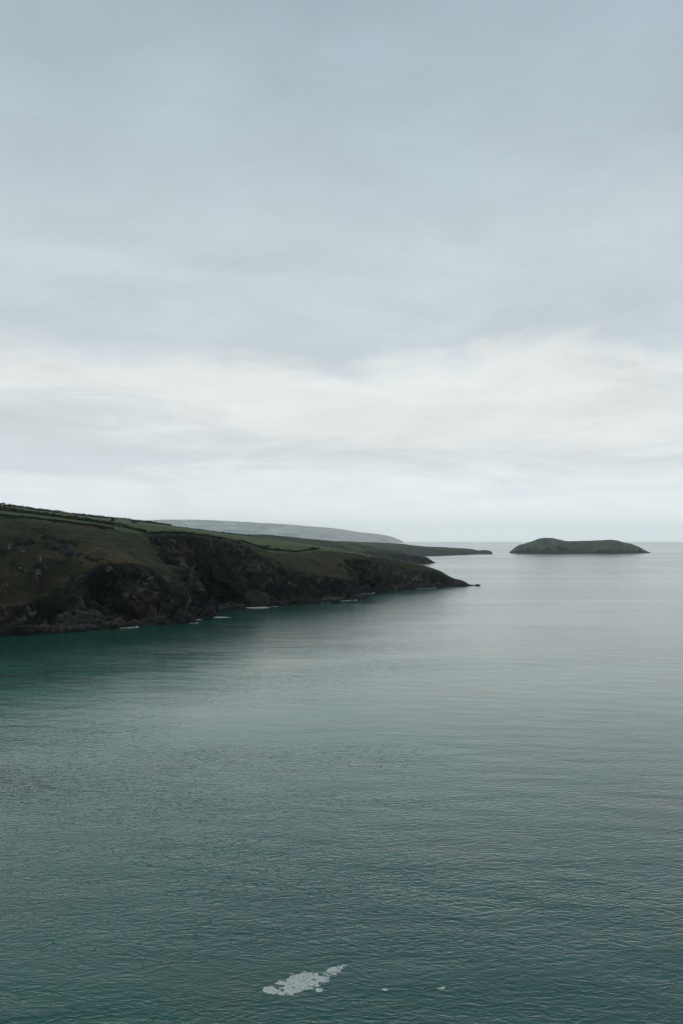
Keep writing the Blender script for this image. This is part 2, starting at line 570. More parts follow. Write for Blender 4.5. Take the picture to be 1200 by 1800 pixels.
# caves, recesses (-) and buttresses (+) where the photograph shows them
pre = BVHTree.FromPolygons([tuple(v) for v in P[:, ::4].reshape(-1, 3)], grid_faces(len(li), P[:, ::4].shape[1]).tolist())
for (px, py, rad, dep) in [(98, 1068, 9, -15), (60, 1088, 9, -6), (178, 1022, 12, -10), (205, 1045, 14, -10), (225, 1075, 9, -8), (270, 1058, 13, 9),
                           (312, 1060, 8, 6), (296, 1075, 6, -6), (330, 1050, 9, -7), (385, 1000, 14, -14), (390, 1035, 15, -16), (345, 1000, 10, -6),
                           (438, 1015, 18, 7), (480, 1042, 13, -9), (560, 1036, 14, -10), (600, 1038, 13, -10), (525, 1030, 9, 5),
                           (632, 1012, 18, -9), (655, 1025, 14, -7), (720, 1024, 12, -5), (748, 1018, 9, 4), (775, 1020, 10, -4), (140, 1050, 8, 5)]:
    dv = Vector(((px - 600.0) / FPX, 1.0, -(py - HZ) / FPX)).normalized()
    loc, nn_, ii, dist = pre.ray_cast(Vector((0, 0, EYE)), dv)
    if loc is None:
        continue
    dd = P - np.array(loc)
    g2 = (dd[..., 0] ** 2 + dd[..., 1] ** 2 + (dd[..., 2] / 1.5) ** 2) / rad ** 2
    dep *= 1.5 if dep < 0 else 1.0
    disp += dep * np.exp(-g2 * 1.2) * sstep(L, 0.4, 1.1) * (1 - sstep(L, 2.85, 3.1))
shore = sstep(L, -0.6, 0.1) * (1 - sstep(L, 1.0, 1.6))
disp += shore * (0.6 + np.maximum(-0.25, fbm(P / 11.0, 4, 0.55)) * 4.0 + pn(P / np.array([3.0, 3.0, 1.2])) * 0.9) * tip
turf = sstep(L, 3.0, 3.5) * (1 - sstep(L, 5.7, 6.0))
disp += turf * (1 - sstep(L, 4.6, 5.3)) * (fbm(P / 30.0, 4, 0.5) * 2.6 + fbm(P / 5.0, 3) * 0.5) * tip
disp += turf * fbm(P / 60.0, 2) * 0.6 * tip
# crags breaking the steep turf at the near end
crag = sstep(fbm(P / np.array([17., 17., 13.]) + 5.1, 3), 0.26, 0.40) * sstep(L, 3.05, 3.4) * (1 - sstep(L, 4.3, 4.7)) * (1 - sstep(SG, 95, 135))
disp += crag * (2.2 + 1.2 * fbm(P / 3.0, 3))
P = P + nrm * disp[..., None]
P[..., 2] += 0
n2 = grid_normals(P)
if n2[len(li) // 2, :, 2].mean() < 0:
    n2 = -n2
nz = n2[..., 2]
# cover: rock, turf, heath, fields
ca = fbm(P / 22.0 + 3.0, 4)
cb = fbm(P / 55.0 + 8.0, 3)
cc = fbm(P / 7.0 + 1.0, 4, 0.6)
rock = np.array([0.021, 0.0225, 0.023])[None, None] * (1 + 0.5 * cc)[..., None]
rock = mixc(rock, (0.036, 0.031, 0.022), sstep(ca, 0.05, 0.5) * 0.7)
rock = mixc(rock, (0.027, 0.034, 0.018), sstep(cb + 0.4 * cc, 0.12, 0.5) * 0.7 * sstep(Z, 8, 20))
pale = sstep(beds * 0.6 + cc * 0.55 + ca * 0.35, 0.40, 0.86) * sstep(Z, 4, 9)
rock = mixc(rock, (0.17, 0.165, 0.145), pale * 0.75)
def spot(px, py, rad, tall=1.0):
    dv_ = Vector(((px - 600.0) / FPX, 1.0, -(py - HZ) / FPX)).normalized()
    loc_ = pre.ray_cast(Vector((0, 0, EYE)), dv_)[0]
    if loc_ is None:
        return L * 0
    e_ = P - np.array(loc_)
    return np.exp(-(e_[..., 0] ** 2 + e_[..., 1] ** 2 + (e_[..., 2] / tall) ** 2) / rad ** 2)


grain = fbm(np.stack([bed / 2.2, (SG * 0.5 - Z) / 16.0, D / 12.0], -1) + 2.0, 3, 0.6)
slab = np.maximum(spot(285, 965, 20), spot(318, 990, 18))
rock = mixc(rock, (0.15, 0.145, 0.125), np.clip(slab, 0, 1) * sstep(grain, 0.05, 0.5) * 0.9)
butp = np.maximum(spot(272, 1055, 13, 1.5), 0.8 * spot(300, 1070, 7, 1.6))
rock = mixc(rock, (0.125, 0.115, 0.092), np.clip(butp * 1.2, 0, 1) * sstep(grain + 0.4 * cc, -0.15, 0.35) * 0.85)
for (qx, qy, qr) in [(145, 1018, 7), (240, 1008, 7), (135, 1060, 6), (470, 1010, 14), (445, 1020, 12), (660, 995, 9), (15, 1090, 7), (748, 1018, 6)]:
    rock = mixc(rock, (0.13, 0.125, 0.11), spot(qx, qy, qr) * sstep(grain + 0.3 * cc, 0.0, 0.45) * 0.8)
rock = mixc(rock, (0.022, 0.023, 0.022), (1 - sstep(P[..., 2] + 2.0 * cc, 2.5, 5.5)) * 0.85)
rock = mixc(rock, (0.085, 0.066, 0.055), sstep(cc, 0.1, 0.5) * (1 - sstep(np.abs(P[..., 2] - 4.5), 1.5, 3.5)) * 0.7)
turfc = np.array([0.040, 0.048, 0.021])[None, None] * (1 + 0.35 * cc)[..., None]
turfc = mixc(turfc, (0.048, 0.036, 0.021), sstep(ca + 0.5 * cb, 0.05, 0.6) * 0.8)
turfc = mixc(turfc, (0.022, 0.027, 0.014), sstep(fbm(P / 14.0 + 21, 4, 0.55), 0.12, 0.45) * 0.75)
heath = sstep(SG, 400, 450) * (1 - sstep(SG, 560, 640)) * (1 - sstep(L, 4.7, 5.1))
turfc = mixc(turfc, (0.052, 0.039, 0.023), heath * 0.6)
near_heath = (1 - sstep(SG, 60, 130)) * (1 - sstep(L, 4.0, 4.8))
turfc = mixc(turfc, (0.040, 0.031, 0.018), near_heath * 0.6)
for (qx, qy, qr, tl) in [(30, 925, 22, 0.35), (75, 930, 20, 0.35), (10, 965, 12, 1.0), (105, 1000, 14, 0.6), (60, 1030, 12, 0.7)]:
    turfc = mixc(turfc, (0.017, 0.022, 0.013), np.clip(spot(qx, qy, qr, tl) * 1.3, 0, 1) * sstep(cc + 0.4 * ca, -0.35, 0.15) * 0.8)
for (qx, qy, qr, tl) in [(185, 978, 24, 0.4), (215, 985, 20, 0.4)]:
    turfc = mixc(turfc, (0.080, 0.062, 0.034), spot(qx, qy, qr, tl) * 0.8)
field = np.array([0.060, 0.092, 0.034])[None, None] * (1 + 0.14 * cc + 0.25 * cb)[..., None]
field = mixc(field, (0.092, 0.118, 0.046), sstep(L + 0.0006 * SG, 5.55, 5.6) * 0.75)
fm = sstep(L + 0.06 * ca, 4.98, 5.06) * (1 - sstep(SG + 40 * (L - 5), 640, 700))
cov = mixc(turfc, 0, fm * 0) * (1 - fm)[..., None] + field * fm[..., None]
rm = 1 - sstep(L + 0.16 * ca + 0.12 * cc, 2.96, 3.08)
rm = np.maximum(rm, (1 - sstep(nz + 0.12 * cc, 0.50, 0.62)) * (1 - sstep(L, 4.6, 4.9)))
rm = np.maximum(rm, crag * 0.9)
ledge_turf = cliff * sstep(nz + 0.12 * cc, 0.62, 0.72) * sstep(Z, 10, 16)
rm = rm * (1 - 0.85 * ledge_turf)
cov = cov * (1 - rm)[..., None] + rock * rm[..., None]
HEAD_P, HEAD_L, P_HEAD = P, L, P
hf = grid_faces(len(li), len(sg))
head = link_mesh('headland', P, hf, MAT_LAND, np.clip(cov, 0.004, 0.6))
tag(head, 'dark sea cliffs topped by rough turf and green fields', kind='structure')
bvh = BVHTree.FromPolygons([tuple(v) for v in P.reshape(-1, 3)], hf.tolist())


def hit(px, py):
    """the headland point behind a photo pixel"""
    d = Vector(((px - 600.0) / FPX, 1.0, -(py - HZ) / FPX)).normalized()
    loc, n, i, dist = bvh.ray_cast(Vector((0, 0, EYE)), d)
    return (loc, n) if loc is not None else (None, None)


# ================================================================== farther land, built from level lines seen in the photograph
def level_land(name, rows, nu, nvs, amps, colour, mat, label, nscale=40.0):
    """rows: level lines from the water up and over; each a list of (px, py, Y)"""
    m_ = []
    for r in rows:
        q = np.array([at(*p) for p in r])
        x = np.array([p[0] for p in r], float)
        m_.append((x, q))
    us = np.linspace(0, 1, nu)
    R = []
    for x, q in m_:
        tt = (x - x[0]) / (x[-1] - x[0])
        R.append(pchip(tt, q, us))
    R = np.stack(R)
    li_ = np.concatenate([np.linspace(i, i + 1, n + 1)[:-1] for i, n in enumerate(nvs)] + [[len(nvs)]])
    P_ = pchip(np.arange(len(rows)), R, li_)
    L_ = np.repeat(li_[:, None], nu, 1)
    n_ = grid_normals(P_)
    if n_[:, :, 2].mean() < 0:
        n_ = -n_
    a_ = np.interp(L_, np.arange(len(rows)), amps)
    fall = np.minimum(1, np.minimum(us, 1 - us) * 30)[None, :]
    d_ = (fbm(P_ / nscale, 5, 0.55) + 0.5 * (ridged(P_ / nscale / 0.8, 3) - 1.2)) * a_ * fall
    P_ = P_ + n_ * d_[..., None]
    nn = grid_normals(P_)
    if nn[:, :, 2].mean() < 0:
        nn = -nn
    c_ = colour(P_, L_, nn[..., 2], us[None, :].repeat(len(li_), 0))
    ob = link_mesh(name, P_, grid_faces(len(li_), nu), mat, np.clip(c_, 0.004, 0.7))
    tag(ob, label, kind='structure')
    return ob, P_, L_


def sea_y(py):
    return EYE * FPX / (py - HZ)


def col_mid(P_, L_, nz_, U):
    a = fbm(P_ / 60.0, 4)
    b = fbm(P_ / 160.0 + 4, 2)
    c = np.array([0.044, 0.064, 0.034])[None, None] * (1 + 0.4 * a)[..., None]
    # field parcels
    ca_ = np.floor(P_[..., 0] / 130 + 0.15 * b) + 3 * np.floor(P_[..., 1] / 210 + P_[..., 0] / 800)
    h = (np.sin(ca_ * 12.9898) * 43758.5453) % 1
    c = c * (0.75 + 0.6 * h)[..., None]
    c = mixc(c, (0.066, 0.098, 0.036), sstep(h, 0.6, 0.7) * 0.7)
    rk = 1 - sstep(L_ + 0.3 * a, 1.95, 2.15)
    rk = np.maximum(rk, 1 - sstep(nz_, 0.45, 0.6))
    rc = np.array([0.028, 0.031, 0.033])[None, None] * (1 + 0.6 * fbm(P_ / 18.0, 3))[..., None]
    return c * (1 - rk)[..., None] + rc * rk[..., None]


level_land('middle_headland', [
    [(300, 965, 1380), (430, 972, 1400), (530, 980, 1560), (600, 990, 1800), (660, 993, 2200), (700, 995, 2500), (735, 997, 2640), (755, 997, 2650), (770, 996, 2660)],
    [(300, 962, 1400), (430, 968, 1430), (530, 975, 1600), (600, 984, 1850), (660, 989, 2260), (700, 991, 2600), (735, 991.3, 2675), (757, 991.3, 2675), (769, 991.2, 2680)],
    [(300, 955, 1450), (430, 960, 1500), (530, 965, 1700), (600, 966, 2000), (660, 972, 2350), (690, 974, 2620), (722, 976, 2685), (748, 980, 2690), (765, 989.5, 2690)],
    [(300, 931, 1900), (370, 934.5, 1900), (430, 939.5, 2000), (480, 941, 2100), (530, 946.5, 2200), (580, 951, 2320), (640, 958, 2500), (690, 967, 2680), (720, 972, 2720), (742, 976.5, 2725), (752, 985, 2720), (766, 989, 2710)],
    [(300, 952, 2700), (430, 952, 2700), (530, 955, 2800), (600, 958, 2900), (660, 965, 2900), (720, 985, 2850), (752, 991, 2800), (768, 992, 2760)],
], 420, [4, 40, 70, 8], [0, 2.5, 3.0, 1.2, 0], col_mid, MAT_LAND, 'green headland with low dark cliffs behind the nearest point', 45.0)

W3 = [(560, 979.5), (640, 979.0), (700, 978.5), (750, 978.0), (790, 976.8), (830, 975.2), (860, 974.6), (868, 974.4)]
level_land('far_headland', [
    [(p[0], p[1] + 2.6, sea_y(p[1]) - 25) for p in W3],
    [(p[0], p[1], sea_y(p[1])) for p in W3],
    [(560, 968, 4350), (640, 967, 4350), (700, 966, 4350), (750, 966, 4350), (790, 967.5, 4450), (825, 968.5, 4640), (841, 970, 4710), (847, 968.5, 4720), (861, 970, 4740), (866, 973.5, 4740)],
    [(540, 950, 5200), (600, 951.5, 5200), (650, 953.2, 5200), (700, 955.5, 5150), (740, 960, 5000), (790, 962.5, 4950), (826, 964.8, 4850), (843, 967.5, 4830), (848, 966.8, 4830), (861, 968.3, 4830), (867, 973.6, 4800)],
    [(560, 962, 5900), (650, 965, 5900), (740, 970, 5500), (800, 973, 5300), (850, 974.5, 5000), (868, 975, 4900)],
], 460, [3, 30, 40, 6], [0, 2.0, 5.0, 1.5, 0], col_mid, MAT_LAND, 'long low headland ending in a small rocky stack', 70.0)


def col_isle(P_, L_, nz_, U):
    a = fbm(P_ / 50.0, 5, 0.55)
    c = np.array([0.066, 0.096, 0.062])[None, None] * (1 + 0.35 * a)[..., None]
    c = mixc(c, (0.062, 0.066, 0.042), sstep(fbm(P_ / 90.0 + 3, 3), 0.0, 0.4) * 0.6)
    rk = 1 - sstep(L_ + 0.45 * a, 1.75, 2.15)
    rc = np.array([0.028, 0.031, 0.034])[None, None] * (1 + 1.1 * fbm(P_ / 16.0, 4, 0.6))[..., None]
    return c * (1 - rk)[..., None] + rc * rk[..., None]


SKI = [(893, 972.6), (898, 967.5), (905, 963), (912, 957.8), (922, 955.6), (935, 951.5), (948, 946.6), (958, 945.0), (970, 945.6), (985, 949.0), (996, 950.9),
       (1015, 951.0), (1040, 950.3), (1058, 949.2), (1072, 948.9), (1084, 950.5), (1100, 954.0), (1114, 957.5), (1124, 962.5), (1132, 967.0), (1140, 970.5), (1147, 972.6)]
level_land('island', [
    [(891, 976.5, 4640), (960, 977.5, 4580), (1040, 977.5, 4580), (1100, 977, 4590), (1149, 976.5, 4640)],
    [(892, 974.0, 4770), (930, 974.8, 4705), (1000, 975.0, 4680), (1060, 975.0, 4680), (1110, 974.6, 4690), (1148, 973.9, 4770)],
    [(893, 973.2, 4790), (901, 969, 4770), (912, 964, 4750), (950, 963, 4740), (1000, 965, 4740), (1040, 965, 4740), (1080, 964, 4740), (1115, 965, 4760), (1135, 970, 4780), (1147, 973.0, 4790)],
    [(p[0], p[1], 4890) for p in SKI],
    [(895, 975, 5000), (930, 968, 5080), (1000, 970, 5100), (1060, 968, 5100), (1120, 973, 5080), (1146, 975, 5000)],
], 420, [4, 40, 50, 8], [0, 4.0, 10.0, 1.6, 0], col_isle, MAT_LAND, 'low grassy island with two humps and dark cliffs', 55.0)


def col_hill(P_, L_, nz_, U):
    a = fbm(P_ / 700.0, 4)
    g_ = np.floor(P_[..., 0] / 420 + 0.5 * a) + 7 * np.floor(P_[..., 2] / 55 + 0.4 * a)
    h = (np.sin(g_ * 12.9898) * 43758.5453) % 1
    c = np.array([0.36, 0.385, 0.36])[None, None] * (0.5 + 0.8 * h)[..., None]  # fields paler than real grassland: sunlit haze is put into the base colour
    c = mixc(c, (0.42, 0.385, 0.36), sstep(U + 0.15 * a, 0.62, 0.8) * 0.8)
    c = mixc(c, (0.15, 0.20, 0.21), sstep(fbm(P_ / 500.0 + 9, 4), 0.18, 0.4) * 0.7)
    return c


HY = 28000
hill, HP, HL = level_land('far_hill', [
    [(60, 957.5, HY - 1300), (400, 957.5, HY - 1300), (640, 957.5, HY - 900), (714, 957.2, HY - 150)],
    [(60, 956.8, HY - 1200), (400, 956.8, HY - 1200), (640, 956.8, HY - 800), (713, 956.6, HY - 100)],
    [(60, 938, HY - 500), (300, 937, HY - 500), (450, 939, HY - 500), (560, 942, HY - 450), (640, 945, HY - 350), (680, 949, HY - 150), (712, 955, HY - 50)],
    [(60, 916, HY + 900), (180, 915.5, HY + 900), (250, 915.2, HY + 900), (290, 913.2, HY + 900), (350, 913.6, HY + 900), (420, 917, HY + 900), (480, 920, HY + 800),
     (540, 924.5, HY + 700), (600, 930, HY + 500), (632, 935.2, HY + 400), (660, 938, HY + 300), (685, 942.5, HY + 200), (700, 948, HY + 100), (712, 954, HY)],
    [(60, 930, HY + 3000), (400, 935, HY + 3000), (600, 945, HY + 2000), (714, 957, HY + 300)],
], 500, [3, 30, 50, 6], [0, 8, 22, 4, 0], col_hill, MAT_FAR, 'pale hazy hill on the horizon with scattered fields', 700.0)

# ================================================================== rocks
def ico(sub):
    import bmesh
    bm = bmesh.new()
    bmesh.ops.create_icosphere(bm, subdivisions=sub, radius=1.0)
    v = np.array([tuple(x.co) for x in bm.verts])
    f = np.array([[x.index for x in q.verts] for q in bm.faces])
    bm.free()
    return v, f


ICO5, ICO3 = ico(5), ico(3)
DARK, GREY, PINK, PALE, MOSS = (0.024, 0.025, 0.025), (0.052, 0.052, 0.050), (0.050, 0.042, 0.036), (0.15, 0.147, 0.132), (0.044, 0.041, 0.030)


def rock_mesh(name, label, centre, size, shape, tone, seed, yaw=0.0, wet=True, cat='rock', group=None):
    v, f = ICO5
    n = v.copy()
    if shape == 'ledge':
        n = np.sign(n) * np.abs(n) ** np.array([0.62, 0.7, 0.5])
    elif shape == 'fin':
        n = np.sign(n) * np.abs(n) ** np.array([0.9, 0.8, 1.15])
        n[:, 0] += 0.35 * n[:, 2]
    else:
        n[:, 2] = np.where(n[:, 2] > 0, np.abs(n[:, 2]) ** 1.15, n[:, 2])
    sz = np.array(size) * np.array([0.5, 0.5, 1.0])
    q = n * sz
    r0 = min(sz)
    off = seed * 13.7
    d = fbm(q / (r0 * 1.3) + off, 5, 0.58) * r0 * 0.42 + (ridged(q / (r0 * 0.7) + off, 3) - 1.0) * r0 * 0.13
    beds_ = pn(np.stack([q[:, 0] / 9 + off, q[:, 1] / 9, (q[:, 2] + 0.25 * q[:, 0]) / max(0.5, r0 * 0.16)], -1)) * r0 * 0.12
    nn_ = v / np.linalg.norm(v, axis=1)[:, None]
    q = q + nn_ * (d + beds_)[:, None]
    c, s_ = math.cos(yaw), math.sin(yaw)
    q = np.stack([q[:, 0] * c - q[:, 1] * s_, q[:, 0] * s_ + q[:, 1] * c, q[:, 2]], -1) + np.array(centre)
    a = fbm(q / 2.2 + off, 4, 0.6)
    col = np.array(tone)[None] * (1 + 0.7 * a)[:, None]
    if not wet:
        col = mixc(col, (0.040, 0.038, 0.026), sstep(fbm(q / 1.6 + off + 3, 3), -0.12, 0.12) * 0.9)
    if wet:
        wf = 1 - sstep(q[:, 2] + a, 0.8, 2.6)
        col = mixc(col, (0.018, 0.019, 0.018), wf * 0.85)
    if shape == 'dome':
        col = mixc(col, (0.036, 0.036, 0.024), sstep(q[:, 2] / size[2] + 0.3 * a, 0.35, 0.6) * 0.8)
    ob = link_mesh(name, q - np.array(centre), f, MAT_ROCK, np.clip(col, 0.004, 0.6))
    ob.location = Vector([float(x) for x in centre])
    return tag(ob, label, cat, group)


def sea_rock(px, py, wpx, hpx, shape, tone, label, deep=0.7, yaw=0.0, seed=1):
    b = on_sea(px, py)
    k_ = b[1] / FPX
    w_, h_ = wpx * k_, hpx * k_
    dp = max(w_ * deep, h_ * 1.2)
    c = b + np.array([0.0, dp * 0.45, -0.15 * h_])
    return rock_mesh('sea_rock', label, c, (w_, dp, h_ * 1.12), shape, tone, seed, yaw, group='rocks at the foot of the cliffs')


ROCKS = [
    (447, 1067, 62, 25, 'dome', MOSS, 'largest domed boulder at the water, brown top, foot of the big cliff', 0.8, 0.1),
    (394, 1084, 9, 3.5, 'dome', DARK, 'tiny dark rock awash in surf just off the cliff foot', 0.8, 0.0),
    (839, 1029.6, 10, 2.0, 'ledge', DARK, 'small low rock alone in the sea off the headland tip', 0.8, 0.3),
    (806, 1029.5, 22, 10, 'fin', DARK, 'dark rock hump at the very tip of the near headland', 0.8, 0.2),
    (632, 1053.5, 26, 7, 'fin', DARK, 'jagged low rocks at the toe of the brown promontory', 0.7, 0.3),
    (20, 1117.5, 66, 17, 'ledge', DARK, 'dark layered rock ledge at the left edge of the photo', 0.5, 0.5),
    (78, 1114.5, 58, 13, 'ledge', PINK, 'pinkish brown layered ledge, second from the left edge', 0.45, 0.5),
    (122, 1111, 52, 10, 'ledge', PINK, 'low pinkish ledge below the dark cave', 0.45, 0.5),
    (152, 1108.3, 46, 9, 'ledge', GREY, 'smooth grey slab slanting into the sea', 0.45, 0.5),
    (140, 1104, 92, 27, 'ledge', GREY, 'tall curved grey ledge rising behind the smooth slab', 0.3, 0.5),
    (200, 1104.2, 46, 12, 'ledge', PINK, 'blocky brown ledge right of the smooth grey slab', 0.5, 0.6),
    (233, 1101.2, 24, 11, 'dome', GREY, 'rounded grey boulder between ledge and buttress', 0.8, 0.2),
    (279, 1098.2, 19, 13, 'dome', PINK, 'reddish rounded boulder below the pale buttress', 0.9, 0.1),
    (314, 1096, 38, 22, 'fin', DARK, 'slanting dark fin of rock at the buttress toe', 0.6, 0.9),
    (332, 1094.6, 22, 11, 'fin', DARK, 'outermost small fin of the buttress beside white surf', 0.6, 0.9),
    (358, 1086, 40, 22, 'fin', DARK, 'rough rock pile right of the buttress fins', 0.7, 0.8),
    (374, 1083.3, 18, 9, 'dome', PINK, 'small brown rock at the end of the rock pile', 0.8, 0.4),
    (392, 1074, 30, 11, 'ledge', GREY, 'grey rocks at the back of the cove', 0.6, 0.6),
    (418, 1070, 24, 8, 'ledge', GREY, 'low grey rock touching the left of the domed boulder', 0.6, 0.6),
    (480, 1065.6, 30, 8, 'ledge', DARK, 'low dark rock just right of the domed boulder', 0.6, 0.4),
    (524, 1063, 34, 9, 'ledge', DARK, 'dark rock shelf with a fleck of surf', 0.6, 0.4),
    (580, 1059.4, 36, 9, 'ledge', GREY, 'grey rock shelf under the brown promontory', 0.6, 0.4),
    (668, 1041.2, 30, 6, 'ledge', DARK, 'dark shelf in the bay beyond the promontory', 0.6, 0.5),
    (712, 1036.6, 40, 6, 'ledge', DARK, 'long dark shelf near the headland tip', 0.5, 0.5),
]
for i_, (px, py, wp, hp, sh, tn, lb, dpf, yw) in enumerate(ROCKS):
    sea_rock(px, py, wp, hp, sh, tn, lb, dpf, yw, i_ + 1)

OUTCROPS = [
    (17, 962, 9, 20, 'tall pale outcrop high on the slope near the left edge'),
    (39, 968, 9, 10, 'pair of pale outcrop knobs right of the tall one'),
    (70, 985, 6, 19, 'narrow pale outcrop standing upright on the brown slope'),
    (67, 1006, 11, 12, 'pale broken outcrop below the narrow upright one'),
    (76, 1016, 6, 10, 'dark outcrop foot hanging below the pale broken one'),
    (7, 1027, 12, 10, 'streaky outcrop at the left edge in mid slope'),
    (34, 998, 5, 4, 'small pale stone in the middle of the brown slope'),
    (127, 1008, 8, 5, 'small pale rock on the rim of the dark cliff'),
    (143, 1013, 18, 7, 'broken pale rim of rock along the dark cliff'),
    (191, 999, 9, 6, 'pale rock at the turf edge above the black recess'),
    (320, 987, 6, 12, 'slanting pale slab edge in the great cliff face'),
    (338, 1000, 5, 9, 'lower slanting pale slab edge in the great cliff face'),
]
for i_, (px, py, wp, hp, lb) in enumerate(OUTCROPS):
    loc, n_ = hit(px, py)
    if loc is None:
        continue
    k_ = loc.y / FPX
    c = np.array(loc) + np.array([0, 0.5, -hp * k_ * 0.35])
    rock_mesh('rock_outcrop', lb, c, (wp * k_ * 1.15, wp * k_ * 1.0, hp * k_ * 0.75), 'fin', PALE if 'dark' not in lb else GREY, 40 + i_, 0.2, wet=False,
              cat='outcrop', group='outcrops on the cliffs')

# ================================================================== hedges, bushes
def leaf_clump(n, rad, rs, leaf):
    """many small leaf-sized faces through a volume"""
    pts = rs.normal(size=(n, 3))
    pts /= np.linalg.norm(pts, axis=1)[:, None]
    pts *= (rs.uniform(size=(n, 1)) ** 0.4) * np.array(rad)
    pts[:, 2] = np.abs(pts[:, 2]) * 1.0
    return quads_at(pts, rs, leaf)


def quads_at(pts, rs, leaf):
    n = len(pts)
    a = rs.normal(size=(n, 3))
    a /= np.linalg.norm(a, axis=1)[:, None]
    b = np.cross(a, rs.normal(size=(n, 3)))
    b /= np.linalg.norm(b, axis=1)[:, None]
    s_ = leaf * rs.uniform(0.6, 1.4, size=(n, 1))
    v = np.stack([pts - a * s_ - b * s_ * 0.6, pts + a * s_ - b * s_ * 0.6, pts + a * s_ + b * s_ * 0.6, pts - a * s_ + b * s_ * 0.6], 1)
    return v.reshape(-1, 3), np.arange(n * 4).reshape(n, 4)


def hedge(path, height, label, seed, width=1.6):
    path = np.array(path)
    seg = np.linalg.norm(np.diff(path, axis=0), axis=1)
    cum = np.concatenate([[0], np.cumsum(seg)])
    n = int(cum[-1] * 24)
    rs = np.random.RandomState(seed)
    tt = rs.uniform(0, cum[-1], n)
    base_ = np.stack([np.interp(tt, cum, path[:, j]) for j in range(3)], -1)
    hh = height * (0.85 + 0.55 * pn(np.stack([tt / 6.0, tt * 0 + seed, tt * 0], -1)) + 0.45 * pn(np.stack([tt / 23.0, tt * 0 + seed + 5, tt * 0], -1)))
    pts = base_ + np.stack([rs.normal(size=n) * width * 0.4, rs.normal(size=n) * width * 0.4, np.maximum(0.25, hh * 1.35) * rs.uniform(-0.45, 1, n)], -1)
    v, f = quads_at(pts, rs, 0.5)
    o0 = path[len(path) // 2]
    ob = link_mesh('hedgerow', v - o0, f, MAT_HEDGE)
    ob.location = Vector([float(x) for x in o0])
    return tag(ob, label, 'hedge', 'hedgerows between the fields')


def px_path(pts, n=60):
    x = np.array([p[0] for p in pts], float)
    y = np.array([p[1] for p in pts], float)
    out = []
    for xi in np.linspace(x[0], x[-1], n):
        loc, n_ = hit(xi, np.interp(xi, x, y))
        if loc is not None and (not out or abs(loc.y - out[-1][1]) < 60):
            out.append(tuple(loc))
    return out


row_s = int(np.argmin(np.abs(li - 5.97)))
ridge = HEAD_P[row_s]
rpx = 600 + ridge[:, 0] / ridge[:, 1] * FPX
sel = [k_ for k_ in range(0, len(sg), 3)]
ra = [tuple(ridge[k_]) for k_ in sel if -40 < rpx[k_] < 303]
rb = [tuple(ridge[k_]) for k_ in sel if 303 <= rpx[k_] < 470]
hedge(ra, 2.3, 'dark hedge along the skyline at the left of the photo', 1)
hedge(rb, 1.5, 'thin hedge continuing the skyline towards the hazy hill', 2)
for sd, hgt, lb, pts in [
    (3, 2.2, 'long hedge slanting down below the skyline hedge to the cliff top', [(-20, 893.5), (0, 896.5), (60, 903.5), (120, 911.5), (180, 920.0), (225, 928.5), (258, 937.0)]),
    (4, 1.3, 'low hedge at the foot of the upper field above rough turf', [(-20, 905), (0, 907), (50, 911), (100, 916.5), (150, 923.5), (200, 930)]),
    (5, 1.3, 'scrubby bank along the rim of the great cliff', [(262, 938.5), (300, 936.5), (345, 940), (390, 947)]),
    (6, 1.1, 'low field bank above the brown promontory slope', [(420, 950), (470, 966), (520, 970), (560, 965)]),
]:
    pth = px_path(pts)
    if len(pth) > 3:
        hedge(pth, hgt, lb, sd)


def bush(px, py, wpx, hpx, mat, label, name, cat, seed):
    loc, n_ = hit(px, py)
    if loc is None:
        return
    k_ = loc.y / FPX
    rs = np.random.RandomState(seed)
    v, f = leaf_clump(420, (wpx * k_ * 0.5, wpx * k_ * 0.45, hpx * k_), rs, 0.36)
    ob = link_mesh(name, v, f, mat)
    ob.location = loc - Vector((0, 0, 0.2))
    tag(ob, label, cat, 'bushes on the headland')


BUSHES = [
    (163, 924, 13, 4, MAT_BRACKEN, 'rust brown bracken clump beside the field edge'),
    (96, 918.5, 6, 4, MAT_HEDGE, 'single dark bush on the low field hedge'),
    (20, 911, 22, 4, MAT_HEDGE, 'wide dark scrub patch near the left edge under the field'),
    (180, 929, 22, 3, MAT_HEDGE, 'flat dark scrub right of the rust brown bracken'),
    (198, 916, 8, 4, MAT_HEDGE, 'bushy lump on the skyline hedge'),
    (236, 919.5, 10, 3.5, MAT_HEDGE, 'low bush at the right end of the skyline hedge'),
    (466, 962, 7, 3, MAT_HEDGE, 'left of two small bushes in the green field'),
    (472, 961, 6, 3, MAT_HEDGE, 'right of two small bushes in the green field'),
    (487, 967, 14, 4, MAT_HEDGE, 'dark thicket at the foot of the green field'),
    (550, 965, 12, 4, MAT_HEDGE, 'dark thicket on the ridge above the promontory gully'),
    (596, 996, 6, 4, MAT_HEDGE, 'dark bush in the gully of the brown promontory'),
]
for i_, (px, py, wp, hp, mt, lb) in enumerate(BUSHES):
    bush(px, py, wp, hp, mt, lb, 'bracken_clump' if mt is MAT_BRACKEN else 'bush', 'bush', 70 + i_)

# ================================================================== white houses on the far hill
hb = BVHTree.FromPolygons([tuple(v) for v in HP.reshape(-1, 3)], grid_faces(HP.shape[0], HP.shape[1]).tolist())


